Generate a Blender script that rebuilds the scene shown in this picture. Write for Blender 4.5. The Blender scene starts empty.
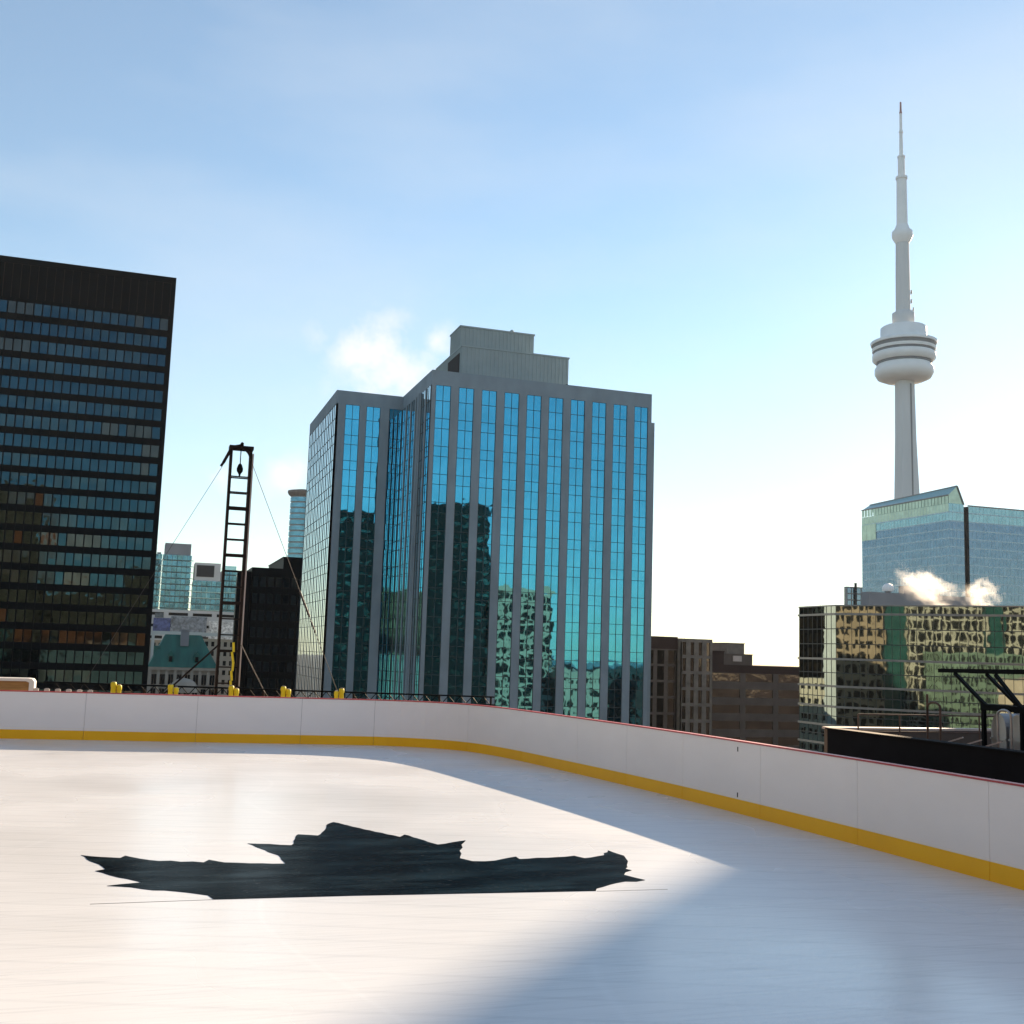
import bpy, math, random
from mathutils import Vector, Matrix
random.seed(7)
sc = bpy.context.scene
COL = sc.collection
R = math.radians

# ------------------------------------------------------------ camera, sky, sun, exposure
HC = 2.3
cam_d = bpy.data.cameras.new('camera'); cam = bpy.data.objects.new('camera', cam_d); COL.objects.link(cam)
cr = Vector((0.9482145, -0.31601409, 0.03200566)); cu = Vector((-0.0700264, -0.10969952, 0.99149499)); cf = Vector((0.30981538, 0.94239117, 0.12614801))
cam.matrix_world = Matrix(((cr.x, cu.x, -cf.x, 0), (cr.y, cu.y, -cf.y, 0), (cr.z, cu.z, -cf.z, HC), (0, 0, 0, 1)))
cam_d.sensor_width = 36; cam_d.lens = 39.05; cam_d.clip_start = 0.1; cam_d.clip_end = 30000
sc.camera = cam
SUN_AZ, SUN_EL = R(46), R(18)
sdir = Vector((math.sin(SUN_AZ)*math.cos(SUN_EL), math.cos(SUN_AZ)*math.cos(SUN_EL), math.sin(SUN_EL)))
sl = bpy.data.lights.new('sun', 'SUN'); sun = bpy.data.objects.new('sun', sl); COL.objects.link(sun)
sl.energy = 5.0; sl.angle = R(0.40); sl.color = (1.0, 0.75, 0.50)
sun.rotation_euler = sdir.to_track_quat('Z', 'Y').to_euler()
sc.view_settings.view_transform = 'Standard'; sc.view_settings.look = 'None'
sc.view_settings.exposure = 1.6; sc.view_settings.gamma = 1; sc.view_settings.use_curve_mapping = False
sc.render.resolution_x = 1024; sc.render.resolution_y = 1024

world = bpy.data.worlds.new('World'); sc.world = world; world.use_nodes = True
nt = world.node_tree; N = nt.nodes; L = nt.links
for n in list(N): N.remove(n)
out = N.new('ShaderNodeOutputWorld'); bg = N.new('ShaderNodeBackground'); bg.inputs['Strength'].default_value = 0.062
sky = N.new('ShaderNodeTexSky'); sky.sky_type = 'NISHITA'; sky.sun_disc = False
sky.sun_elevation = SUN_EL; sky.sun_rotation = SUN_AZ; sky.altitude = 100; sky.air_density = 1.0; sky.dust_density = 0.08; sky.ozone_density = 2.0
tc = N.new('ShaderNodeTexCoord')
def vmath(op, a, b=None):
    n = N.new('ShaderNodeVectorMath'); n.operation = op
    if isinstance(a, tuple): n.inputs[0].default_value = a
    else: L.new(a, n.inputs[0])
    if b is not None:
        if isinstance(b, tuple): n.inputs[1].default_value = b
        else: L.new(b, n.inputs[1])
    return n
def fmath(op, a, b=0.0, clamp=False):
    n = N.new('ShaderNodeMath'); n.operation = op; n.use_clamp = clamp
    for i, v in enumerate((a, b)):
        if isinstance(v, (int, float)): n.inputs[i].default_value = v
        else: L.new(v, n.inputs[i])
    return n.outputs[0]
gen = tc.outputs['Generated']
nz = N.new('ShaderNodeTexNoise'); nz.inputs['Scale'].default_value = 26; nz.inputs['Detail'].default_value = 7; nz.inputs['Roughness'].default_value = 0.6
L.new(gen, nz.inputs['Vector'])
total = None
def ray(x, y): return (cf + cr*((x-512)/1110.9) - cu*((y-512)/1110.9)).normalized()
for (px, py, rad, amp) in [(380, 360, 0.052, 1.0), (412, 374, 0.038, 0.9), (438, 341, 0.02, 0.75), (283, 476, 0.026, 0.8), (222, 479, 0.02, 0.7), (318, 335, 0.02, 0.45), (352, 352, .03, .8)]:
    d = ray(px, py)
    dist = vmath('DISTANCE', gen, tuple(d)).outputs['Value']
    m = fmath('SUBTRACT', 1.0, fmath('DIVIDE', dist, rad))           # 1 at the middle, 0 at the rim
    m = fmath('ADD', fmath('MULTIPLY', m, 0.9), fmath('MULTIPLY', fmath('SUBTRACT', nz.outputs['Fac'], 0.52), 3.2))
    m = fmath('MULTIPLY', fmath('MAXIMUM', fmath('MINIMUM', m, 1.0), 0.0), amp*0.8)
    # only where really near the puff
    near = fmath('GREATER_THAN', rad*1.35, dist)
    sm = fmath('MULTIPLY', fmath('SUBTRACT', 1.35, fmath('DIVIDE', dist, rad), True), m)
    total = sm if total is None else fmath('MAXIMUM', total, sm)
# thin high cloud, stretched
mp = N.new('ShaderNodeMapping'); mp.inputs['Scale'].default_value = (1.0, 1.6, 3.4); mp.inputs['Rotation'].default_value = (0.2, 0.3, 0.5)
L.new(gen, mp.inputs['Vector'])
n2 = N.new('ShaderNodeTexNoise'); n2.inputs['Scale'].default_value = 2.3; n2.inputs['Detail'].default_value = 5; n2.inputs['Roughness'].default_value = 0.5
L.new(mp.outputs['Vector'], n2.inputs['Vector'])
cir = fmath('MULTIPLY', fmath('MULTIPLY', fmath('SUBTRACT', n2.outputs['Fac'], 0.42, True), 3.0, True), 0.30)
cir = fmath('ADD', cir, 0.10)
mixc = N.new('ShaderNodeMix'); mixc.data_type = 'RGBA'
mixc.inputs['B'].default_value = (4.6, 4.9, 5.2, 1)
tn = vmath('MULTIPLY', sky.outputs['Color'], (0.955, 1.03, 0.985)).outputs['Vector']
L.new(cir, mixc.inputs['Factor']); L.new(tn, mixc.inputs['A'])
mixp = N.new('ShaderNodeMix'); mixp.data_type = 'RGBA'
mixp.inputs['B'].default_value = (6.6, 6.1, 5.9, 1)
L.new(total, mixp.inputs['Factor']); L.new(mixc.outputs['Result'], mixp.inputs['A'])
L.new(mixp.outputs['Result'], bg.inputs['Color']); L.new(bg.outputs[0], out.inputs['Surface'])

# ------------------------------------------------------------ helpers
class Mat:
    def __init__(s, name):
        s.m = bpy.data.materials.new(name); s.m.use_nodes = True
        s.nt = s.m.node_tree; s.b = s.nt.nodes['Principled BSDF']; s.o = s.nt.nodes['Material Output']
        s.tc = s.nt.nodes.new('ShaderNodeTexCoord')
    def n(s, t): return s.nt.nodes.new(t)
    def l(s, a, b): s.nt.links.new(a, b)
    def noise(s, scale, detail=4, stretch=None, rough=0.55):
        n = s.n('ShaderNodeTexNoise'); n.inputs['Scale'].default_value = scale; n.inputs['Detail'].default_value = detail; n.inputs['Roughness'].default_value = rough
        src = s.tc.outputs['Object']
        if stretch:
            mp = s.n('ShaderNodeMapping'); mp.inputs['Scale'].default_value = stretch; s.l(src, mp.inputs['Vector']); src = mp.outputs['Vector']
        s.l(src, n.inputs['Vector']); return n
    def turn(s, a):
        for n in s.nt.nodes:
            if n.type == 'MAPPING': n.inputs['Rotation'].default_value = (0, 0, a)
    def vary(s, c, amt, scale, stretch=None, tint=None):
        n = s.noise(scale, 5, stretch); r = s.n('ShaderNodeValToRGB')
        c2 = tint or c
        r.color_ramp.elements[0].position = 0.3; r.color_ramp.elements[1].position = 0.7
        r.color_ramp.elements[0].color = (*[v*(1-amt) for v in c], 1); r.color_ramp.elements[1].color = (*[min(1, v*(1+amt)) for v in c2], 1)
        s.l(n.outputs['Fac'], r.inputs['Fac']); s.l(r.outputs['Color'], s.b.inputs['Base Color']); return r
    def bump(s, scale, dist, detail=3, stretch=None, strength=1.0):
        n = s.noise(scale, detail, stretch); b = s.n('ShaderNodeBump'); b.inputs['Distance'].default_value = dist; b.inputs['Strength'].default_value = strength
        s.l(n.outputs['Fac'], b.inputs['Height']); s.l(b.outputs['Normal'], s.b.inputs['Normal']); return b
def surf(name, c, rough=0.7, amt=0.12, scale=1.0, metal=0, bump=None, stretch=None, tint=None):
    m = Mat(name); m.b.inputs['Specular IOR Level'].default_value = 0.08 if max(c) < 0.05 else 0.4; m.vary(c, amt, scale, stretch, tint); m.b.inputs['Roughness'].default_value = rough; m.b.inputs['Metallic'].default_value = metal
    if bump: m.bump(bump[0], bump[1])
    return m.m
def glass(name, tint, rough=0.03, wave=(0.5, 0.02), amt=0.10):
    m = Mat(name); m.vary(tint, amt, 0.35); m.b.inputs['Metallic'].default_value = 1.0; m.b.inputs['Roughness'].default_value = rough
    m.bump(wave[0], wave[1], 2); return m.m

M = {}
M['stone'] = surf('grey_granite', (0.25, 0.31, 0.35), 0.6, 0.14, 0.35, stretch=(1, 1, 0.5))
M['stone_panel'] = surf('grey_granite_light', (0.36, 0.37, 0.38), 0.65, 0.10, 0.4)
M['ribbed'] = surf('ribbed_metal', (0.33, 0.39, 0.39), 0.6, 0.06, 0.6)
M['louvre_fin'] = surf('brown_fin', (0.035, 0.026, 0.026), 0.6)
M['louvre_dark'] = surf('dark_louvre', (0.03, 0.025, 0.022), 0.6)
M['mullion'] = surf('bronze_mullion', (0.035, 0.045, 0.05), 0.45)
M['mullion_light'] = surf('alu_mullion', (0.24, 0.24, 0.235), 0.45, metal=0.3)
M['band_pale'] = surf('pale_blue_band', (0.50, 0.66, 0.70), 0.5)
M['blue_glass'] = glass('blue_mirror_glass', (0.075, 0.39, 0.57), 0.02, (0.30, 0.012))
M['side_glass'] = glass('sky_bright_side_glass', (0.55, 0.74, 0.80), 0.03, (0.25, 0.012))  # side faces: bright mirrored sky put into a paler tint
M['black_steel'] = surf('black_painted_steel', (0.002, 0.0035, 0.005), 0.55, 0.2, 0.8)
M['dark_glass'] = glass('dark_tinted_glass', (0.022, 0.054, 0.074), 0.03, (0.40, 0.022), 0.2)
M['dark_glass_blind'] = glass('dark_glass_with_blind', (0.036, 0.066, 0.080), 0.12, (0.40, 0.02), 0.2)
M['dark_glass_warm'] = glass('dark_glass_warm', (0.055, 0.058, 0.055), 0.05, (0.40, 0.024), 0.25)
M['green_glass'] = glass('green_mirror_glass', (0.40, 0.47, 0.43), 0.02, (0.33, 0.0065))
M['bronze_glass'] = glass('bronze_glass', (0.11, 0.085, 0.07), 0.05, (0.4, 0.03), 0.25)
M['crown_roof'] = surf('crown_roof_glass', (0.16, 0.34, 0.36), 0.3)
M['teal_glass'] = glass('teal_glass', (0.17, 0.25, 0.33), 0.08, (0.15, 0.05), 0.15)
M['condo_glass'] = glass('condo_teal_glass', (0.09, 0.21, 0.27), 0.12, (0.3, 0.05), 0.3)
M['teal_dark'] = surf('dark_teal_balcony', (0.06, 0.17, 0.18), 0.5, 0.3, 0.4)
M['teal_glass_pale'] = glass('pale_teal_glass', (0.27, 0.43, 0.46), 0.15, (0.2, 0.05), 0.15)
M['lit_glass'] = glass('lit_look_crown_glass', (0.44, 0.54, 0.44), 0.3, (0.2, 0.05), 0.15)  # lit look of crown and far corner put into a yellower tint
M['brown_stone'] = surf('brown_stone', (0.10, 0.078, 0.066), 0.75, 0.2, 0.3)
M['brown_dark'] = surf('dark_brown_stone', (0.045, 0.028, 0.026), 0.75, 0.15, 0.3)
M['brown_light'] = surf('pale_brown_stone', (0.17, 0.145, 0.125), 0.75, 0.3, 0.5)  # paler and more mottled than brown_stone
M['concrete'] = surf('pale_concrete', (0.60, 0.61, 0.61), 0.8, 0.06, 0.06, stretch=(1, 1, 0.2))
M['concrete_dark'] = surf('dark_grey_concrete', (0.20, 0.21, 0.22), 0.7, 0.1, 0.1)  # plain dark grey for gaps, window rings, lift strips and brackets
M['pod_white'] = surf('pod_white_cladding', (0.80, 0.81, 0.81), 0.5, 0.05, 0.1)
M['red_mast'] = surf('red_painted_steel', (0.35, 0.18, 0.17), 0.6)
M['copper'] = surf('green_copper', (0.015, 0.115, 0.095), 0.6, 0.25, 0.15, stretch=(3, 1, 0.4))
M['limestone'] = surf('limestone', (0.34, 0.30, 0.25), 0.8, 0.12, 0.3)
M['cream'] = surf('cream_stone', (0.29, 0.29, 0.25), 0.8, 0.10, 0.3)
M['orange'] = surf('orange_brick', (0.21, 0.17, 0.125), 0.8, 0.15, 0.3)
M['rose_stone'] = surf('rose_stone', (0.42, 0.25, 0.19), 0.8, 0.10, 0.3)
M['brown_brick'] = surf('brown_brick', (0.26, 0.14, 0.075), 0.85, 0.2, 0.3)
M['dark_wall'] = surf('dark_wall', (0.03, 0.032, 0.035), 0.6, 0.2, 0.3)
M['window_dark'] = surf('window_glass_dark', (0.006, 0.008, 0.010), 0.15, 0.3, 0.5)
M['window_blind'] = glass('window_with_blind', (0.16, 0.20, 0.17), 0.2, (0.3, 0.03), 0.6)
M['grey_green'] = surf('grey_green_panel', (0.10, 0.15, 0.12), 0.5, 0.3, 0.3)
M['green_panel'] = surf('green_panel', (0.010, 0.050, 0.048), 0.4, 0.2, 0.3)
M['white_panel'] = surf('pale_cladding', (0.50, 0.50, 0.49), 0.7, 0.08, 0.1)
M['grey_roof'] = surf('grey_roof_box', (0.22, 0.23, 0.25), 0.8, 0.1, 0.1)
M['asphalt'] = surf('asphalt', (0.06, 0.06, 0.062), 0.9, 0.25, 0.02)
M['roofing'] = surf('roofing_membrane', (0.16, 0.15, 0.145), 0.9, 0.25, 0.4, bump=(8, 0.01))
M['coping'] = surf('light_coping', (0.52, 0.44, 0.40), 0.6, 0.1, 1)
M['black_parapet'] = surf('black_parapet', (0.012, 0.012, 0.014), 0.8, 0.2, 1.5)
M['galv'] = surf('galvanised_duct', (0.42, 0.42, 0.43), 0.4, 0.12, 2.5, metal=0.7, bump=(3, 0.01))
M['wood'] = surf('plywood', (0.36, 0.20, 0.07), 0.6, 0.25, 3, stretch=(1, 6, 12))
M['white_rim'] = surf('white_plastic_rim', (0.80, 0.79, 0.76), 0.4, 0.04, 2)
M['yellow'] = surf('yellow_plastic', (0.78, 0.62, 0.02), 0.45, 0.1, 5)
M['steel_mast'] = surf('black_rusty_steel', (0.022, 0.016, 0.014), 0.55, 0.35, 5)
M['steel_warm'] = surf('weathered_steel_edge', (0.10, 0.06, 0.045), 0.6, 0.3, 5)
M['wire'] = surf('steel_wire', (0.05, 0.05, 0.055), 0.7)
M['red_cap'] = surf('red_plastic_cap', (0.46, 0.05, 0.055), 0.4, 0.12, 1.5)
M['kick'] = surf('yellow_kickplate', (1.0, 0.53, 0.008), 0.45, 0.06, 1.0, bump=(2.0, 0.003))
M['seam'] = surf('dark_seam', (0.22, 0.22, 0.22), 0.8)
# rink board plastic: near white, scuffed
m = Mat('rink_board_plastic'); m.vary((0.91, 0.89, 0.87), 0.025, 0.9, (1, 1, 2)); m.b.inputs['Roughness'].default_value = 0.42; m.bump(0.7, 0.006, 2)
M['board'] = m.m
# ice: pale, faintly streaked, softly glossy
m = Mat('ice')
n1 = m.noise(1.2, 6, (0.30, 3.2, 1), 0.68); n2_ = m.noise(7, 6, (0.10, 2.6, 1), 0.75); n3 = m.noise(0.22, 3)
mx = m.n('ShaderNodeMix'); mx.data_type = 'RGBA'; mx.inputs['A'].default_value = (0.61, 0.65, 0.70, 1); mx.inputs['B'].default_value = (0.74, 0.775, 0.82, 1)
m.l(n1.outputs['Fac'], mx.inputs['Factor'])
mx2 = m.n('ShaderNodeMix'); mx2.data_type = 'RGBA'; mx2.blend_type = 'MULTIPLY'; mx2.inputs['B'].default_value = (0.87, 0.88, 0.89, 1)
rr = m.n('ShaderNodeValToRGB'); rr.color_ramp.elements[0].position = 0.52; rr.color_ramp.elements[1].position = 0.66
m.l(n2_.outputs['Fac'], rr.inputs['Fac']); m.l(rr.outputs['Color'], mx2.inputs['Factor']); m.l(mx.outputs['Result'], mx2.inputs['A']); 
wv = m.n('ShaderNodeTexWave'); wv.wave_type = 'BANDS'; wv.bands_direction = 'Y'; wv.inputs['Scale'].default_value = 0.72; wv.inputs['Distortion'].default_value = 0.35; wv.inputs['Detail'].default_value = 1
mpw = m.n('ShaderNodeMapping'); m.l(m.tc.outputs['Object'], mpw.inputs['Vector']); m.l(mpw.outputs['Vector'], wv.inputs['Vector'])
wr = m.n('ShaderNodeValToRGB'); wr.color_ramp.elements[0].position = 0.0; wr.color_ramp.elements[0].color = (0.93, 0.935, 0.94, 1); wr.color_ramp.elements[1].position = 0.07; wr.color_ramp.elements[1].color = (1, 1, 1, 1)
m.l(wv.outputs['Fac'], wr.inputs['Fac'])
sk = m.noise(0.16, 1, (1.0, 0.5, 1)); sb = m.n('ShaderNodeMath'); sb.operation = 'SUBTRACT'; sb.inputs[1].default_value = 0.5; m.l(sk.outputs['Fac'], sb.inputs[0])
ab = m.n('ShaderNodeMath'); ab.operation = 'ABSOLUTE'; m.l(sb.outputs[0], ab.inputs[0])
sr = m.n('ShaderNodeValToRGB'); sr.color_ramp.elements[0].position = 0.0; sr.color_ramp.elements[0].color = (1.035, 1.035, 1.035, 1); sr.color_ramp.elements[1].position = 0.0012; sr.color_ramp.elements[1].color = (1, 1, 1, 1); m.l(ab.outputs[0], sr.inputs['Fac'])
ma = m.n('ShaderNodeMix'); ma.data_type = 'RGBA'; ma.blend_type = 'MULTIPLY'; ma.inputs['Factor'].default_value = 1; m.l(mx2.outputs['Result'], ma.inputs['A']); m.l(wr.outputs['Color'], ma.inputs['B'])
mb2 = m.n('ShaderNodeMix'); mb2.data_type = 'RGBA'; mb2.blend_type = 'MULTIPLY'; mb2.inputs['Factor'].default_value = 1; m.l(ma.outputs['Result'], mb2.inputs['A']); m.l(sr.outputs['Color'], mb2.inputs['B'])
m.l(mb2.outputs['Result'], m.b.inputs['Base Color'])
rm = m.n('ShaderNodeMapRange'); rm.inputs['From Min'].default_value = 0.35; rm.inputs['From Max'].default_value = 0.65; rm.inputs['To Min'].default_value = 0.16; rm.inputs['To Max'].default_value = 0.34
m.l(n3.outputs['Fac'], rm.inputs['Value']); m.l(rm.outputs['Result'], m.b.inputs['Roughness'])
m.b.inputs['IOR'].default_value = 1.31; m.b.inputs['Specular IOR Level'].default_value = 0.38
m.bump(6, 0.0025, 6, (0.12, 2.4, 1))
m.turn(R(18.5))
M['ice'] = m.m
# leaf paint: glossy black-blue film with patches and scratches
m = Mat('leaf_black_film'); n1 = m.noise(1.3, 7, (0.45, 1.9, 1), 0.7)
r = m.n('ShaderNodeValToRGB'); r.color_ramp.elements[0].position = 0.47; r.color_ramp.elements[0].color = (0.001, 0.0015, 0.002, 1)
r.color_ramp.elements[1].position = 0.75; r.color_ramp.elements[1].color = (0.020, 0.034, 0.044, 1)
m.l(n1.outputs['Fac'], r.inputs['Fac'])
sp = m.noise(22, 4, (0.6, 1.5, 1)); r2 = m.n('ShaderNodeValToRGB'); r2.color_ramp.elements[0].position = 0.64; r2.color_ramp.elements[1].position = 0.72
m.l(sp.outputs['Fac'], r2.inputs['Fac'])
mx = m.n('ShaderNodeMix'); mx.data_type = 'RGBA'; mx.inputs['B'].default_value = (0.05, 0.055, 0.06, 1); m.l(r2.outputs['Color'], mx.inputs['Factor']); m.l(r.outputs['Color'], mx.inputs['A']); m.l(mx.outputs['Result'], m.b.inputs['Base Color'])
rm = m.n('ShaderNodeMapRange'); rm.inputs['From Min'].default_value = 0.35; rm.inputs['From Max'].default_value = 0.65; rm.inputs['To Min'].default_value = 0.30; rm.inputs['To Max'].default_value = 0.16
m.l(n1.outputs['Fac'], rm.inputs['Value']); m.l(rm.outputs['Result'], m.b.inputs['Roughness']); m.b.inputs['IOR'].default_value = 1.13; m.b.inputs['Specular IOR Level'].default_value = 0.05
M['leaf'] = m.m

def link(o): COL.objects.link(o); return o
ROOT = {}
def thing(name, label, cat, loc, group=None):
    o = link(bpy.data.objects.new(name, None)); o.location = loc; o.empty_display_size = 0.5
    o['label'] = label; o['category'] = cat
    if group: o['group'] = group
    ROOT[o] = Vector(loc); return o
class MB:
    def __init__(s): s.v = []; s.f = []; s.sm = []; s.mi = []
    def add(s, vs, fs, smooth=False, mi=0):
        b = len(s.v); s.v += [tuple(v) for v in vs]
        for f in fs: s.f.append([b+i for i in f]); s.sm.append(smooth); s.mi.append(mi)
    def hexa(s, p, mi=0):   # p: 8 points, bottom 4 ccw then top 4
        s.add(p, [(3, 2, 1, 0), (4, 5, 6, 7), (0, 1, 5, 4), (1, 2, 6, 5), (2, 3, 7, 6), (3, 0, 4, 7)], False, mi)
    def box(s, x0, x1, y0, y1, z0, z1, mi=0):
        s.hexa([(x0, y0, z0), (x1, y0, z0), (x1, y1, z0), (x0, y1, z0), (x0, y0, z1), (x1, y0, z1), (x1, y1, z1), (x0, y1, z1)], mi)
    def prism(s, poly, z0, z1, mi=0):
        n = len(poly); s.add([(x, y, z0) for x, y in poly]+[(x, y, z1) for x, y in poly],
            [tuple(range(n))[::-1], tuple(range(n, 2*n))]+[(i, (i+1) % n, n+(i+1) % n, n+i) for i in range(n)], False, mi)
    def tube(s, p, q, r, n=8, r2=None, mi=0):
        p, q = Vector(p), Vector(q); d = (q-p).normalized(); a = d.orthogonal().normalized(); b = d.cross(a); r2 = r if r2 is None else r2
        vs = [p+(a*math.cos(t)+b*math.sin(t))*r for t in [2*math.pi*i/n for i in range(n)]]+[q+(a*math.cos(t)+b*math.sin(t))*r2 for t in [2*math.pi*i/n for i in range(n)]]
        s.add(vs, [(i, (i+1) % n, n+(i+1) % n, n+i) for i in range(n)], True, mi); s.add(vs[:n], [tuple(range(n))[::-1]]); s.add(vs[n:], [tuple(range(n))])
    def beam(s, p, q, w, h, up=(0, 0, 1), mi=0):
        p, q, up = Vector(p), Vector(q), Vector(up); d = (q-p).normalized(); a = d.cross(up).normalized()*w/2; b = a.cross(d).normalized()*h/2
        s.hexa([p-a-b, p+a-b, q+a-b, q-a-b, p-a+b, p+a+b, q+a+b, q-a+b], mi)
    def lathe(s, prof, cx, cy, n=32, mi=0, smooth=True):
        vs = []; k = len(prof)
        for (r, z) in prof:
            for i in range(n): t = 2*math.pi*i/n; vs.append((cx+r*math.cos(t), cy+r*math.sin(t), z))
        fs = [(j*n+i, j*n+(i+1) % n, (j+1)*n+(i+1) % n, (j+1)*n+i) for j in range(k-1) for i in range(n)]
        s.add(vs, fs, smooth, mi); s.add(vs[:n], [tuple(range(n))[::-1]], False, mi); s.add(vs[-n:], [tuple(range(n))], False, mi)
    def fbox(s, fr, u0, u1, d0, d1, z0, z1, mi=0):
        P = fr.P
        s.hexa([P(u0, d1, z0), P(u1, d1, z0), P(u1, d0, z0), P(u0, d0, z0), P(u0, d1, z1), P(u1, d1, z1), P(u1, d0, z1), P(u0, d0, z1)], mi)
    def pane(s, fr, u0, u1, z0, z1, d, wob, mi=0):
        g = lambda: d+random.uniform(-wob, wob)
        s.add([fr.P(u0, g(), z0), fr.P(u1, g(), z0), fr.P(u1, g(), z1), fr.P(u0, g(), z1)], [(0, 1, 2, 3)], True, mi)
    def build(s, name, mats, parent=None, label=None):
        if not isinstance(mats, (list, tuple)): mats = [mats]
        me = bpy.data.meshes.new(name); o = link(bpy.data.objects.new(name, me))
        org = ROOT.get(parent, Vector((0, 0, 0)))
        me.from_pydata([(x-org.x, y-org.y, z-org.z) for x, y, z in s.v], [], s.f)
        for m in mats: me.materials.append(m)
        me.polygons.foreach_set('use_smooth', s.sm); me.polygons.foreach_set('material_index', s.mi); me.update()
        if parent: o.parent = parent
        ROOT[o] = org
        if label: o['label'] = label
        return o
class Frame:   # a facade: origin, direction u along it (outward normal on the right-hand side)
    def __init__(s, ox, oy, ux, uy):
        l = math.hypot(ux, uy); s.o = (ox, oy); s.u = (ux/l, uy/l); s.n = (uy/l, -ux/l)
    def P(s, u, d, z): return (s.o[0]+u*s.u[0]+d*s.n[0], s.o[1]+u*s.u[1]+d*s.n[1], z)
def SOUTH(x0, y): return Frame(x0, y, 1, 0)
def WEST(x, y1): return Frame(x, y1, 0, -1)
def EAST(x, y0): return Frame(x, y0, 0, 1)
def NORTH(x1, y): return Frame(x1, y, -1, 0)
def structure(o, label=None):
    o['kind'] = 'structure'
    return o

GZ = -60.0
# ------------------------------------------------------------ ground
g = MB(); g.add([(-9000, -9000, GZ), (9000, -9000, GZ), (9000, 9000, GZ), (-9000, 9000, GZ)], [(0, 1, 2, 3)])
structure(g.build('ground', M['asphalt']))

# ------------------------------------------------------------ the roof the rink stands on
host = thing('rink_building', 'office building whose flat roof carries the ice rink', 'building', (0, 5, GZ))
b = MB(); b.box(-30, 15.9, -30, 32.6, GZ, -0.6); b.box(15.95, 27, -20, 23.4, GZ, -1.0); b.box(17.8, 27, 23.45, 26.0, GZ, -1.0)
b.build('wall', M['limestone'], host)
b = MB(); b.box(-30, 16.0, -30, 32.7, -0.6, -0.12); structure(b.build('roof_deck', M['roofing']))
b = MB(); b.box(16.25, 27, -20, 23.6, -1.0, -0.3); b.box(17.8, 27, 23.65, 26.1, -1.0, -0.3); structure(b.build('lower_roof_deck', M['roofing']))

# ------------------------------------------------------------ rink path
ctrl = [(-12.5, 29.4), (-7.6, 28.78), (-2.86, 28.14), (-1.08, 27.87), (1.4, 27.45), (3.79, 27.11), (5.40, 26.84), (6.2, 26.55), (6.9, 26.05), (7.42, 25.35), (7.75, 24.4), (8.0, 23.1), (8.22, 21.4), (8.46, 19.4), (8.70, 16.95), (8.84, 14.74), (8.94, 12.52), (9.0, 10.23), (9.05, 7.9), (9.08, 5.5), (9.1, 3.1), (9.1, 0.7), (9.1, -1.7), (9.1, -6)]
def catmull(pts, k=8):
    o = []
    for i in range(1, len(pts)-2):
        p0, p1, p2, p3 = [Vector(p) for p in pts[i-1:i+3]]
        for j in range(k):
            t = j/k; o.append(0.5*((2*p1)+(p2-p0)*t+(2*p0-5*p1+4*p2-p3)*t*t+(3*p1-p0-3*p2+p3)*t**3))
    o.append(Vector(pts[-2])); return o
path = catmull([(-17.4, 30.0)]+ctrl+[(9.1, -12)], 8)
cum = [0]
for a, c in zip(path, path[1:]): cum.append(cum[-1]+(c-a).length)
def at(s):
    s = max(0, min(s, cum[-1]-1e-6))
    for i in range(len(cum)-1):
        if cum[i+1] >= s:
            t = (s-cum[i])/(cum[i+1]-cum[i]); p = path[i].lerp(path[i+1], t)
            i0, i1 = max(0, i-1), min(len(path)-1, i+2); d = (path[i1]-path[i0]).normalized(); return p, Vector((-d.y, d.x))  # outward = left of travel
def s_near(x, y): 
    q = Vector((x, y)); best = min(range(len(path)), key=lambda i: (path[i]-q).length)
    return cum[best]
# ice sheet (slab)
ip = [tuple(p+at(c)[1]*0.03) for p, c in zip(path, cum)]
ip = [(-12.6, -6)]+[(-12.6, 29.38)]+ip[1:]
b = MB(); b.prism(ip[::-1], -0.10, 0.0); structure(b.build('ice', M['ice']))
# boards: one dasher barrier, a panel at a time
barrier = thing('rink_barrier', 'white rink boards with yellow kickplate and thin red top cap curving round the ice', 'rink barrier', (7.4, 25.4, -0.1))
seams = [0, 2.45, 4.9, 7.3] + [s_near(-1.08, 27.87), s_near(1.4, 27.45), s_near(3.79, 27.11), s_near(5.47, 26.83)+0.1, s_near(7.42, 25.35), s_near(7.98, 23.1), s_near(8.3, 20.8), s_near(8.52, 18.9), s_near(8.70, 16.95), s_near(8.84, 14.74), s_near(8.94, 12.52), s_near(9.0, 10.23), s_near(9.05, 7.9), s_near(9.08, 5.5), s_near(9.1, 3.1), s_near(9.1, .7), s_near(9.1, -1.7), cum[-1]]
def sweep(s0, s1, prof, step=0.3):
    b = MB(); k = max(1, int((s1-s0)/step)); n = len(prof); rings = []
    for i in range(k+1):
        p, o = at(s0+(s1-s0)*i/k); rings.append([(p.x+o.x*d, p.y+o.y*d, z) for d, z in prof])
    vs = [v for r_ in rings for v in r_]
    fs = [(i*n+j, i*n+(j+1) % n, (i+1)*n+(j+1) % n, (i+1)*n+j) for i in range(k) for j in range(n)]
    fs += [tuple(range(n))[::-1], tuple(range(k*n, k*n+n))]
    b.add(vs, fs); return b
H = 1.065
for s0, s1 in zip(seams, seams[1:]):
    if s1-s0 < 0.3: continue
    g0 = 0.003
    p = sweep(s0+g0, s1-g0, [(0, 0.0), (0.012, 0.0), (0.012, H), (0, H)]).build('board_panel', M['board'], barrier)
    sweep(s0+g0, s1-g0, [(-0.010, 0.0), (-0.001, 0.0), (-0.001, 0.205), (-0.006, 0.208)]).build('kick_plate', M['kick'], p)
    sweep(s0+0.002, s1-0.002, [(-0.012, H+0.001), (0.10, H+0.001), (0.10, H+0.022), (-0.008, H+0.022)]).build('top_cap', M['red_cap'], p)
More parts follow.
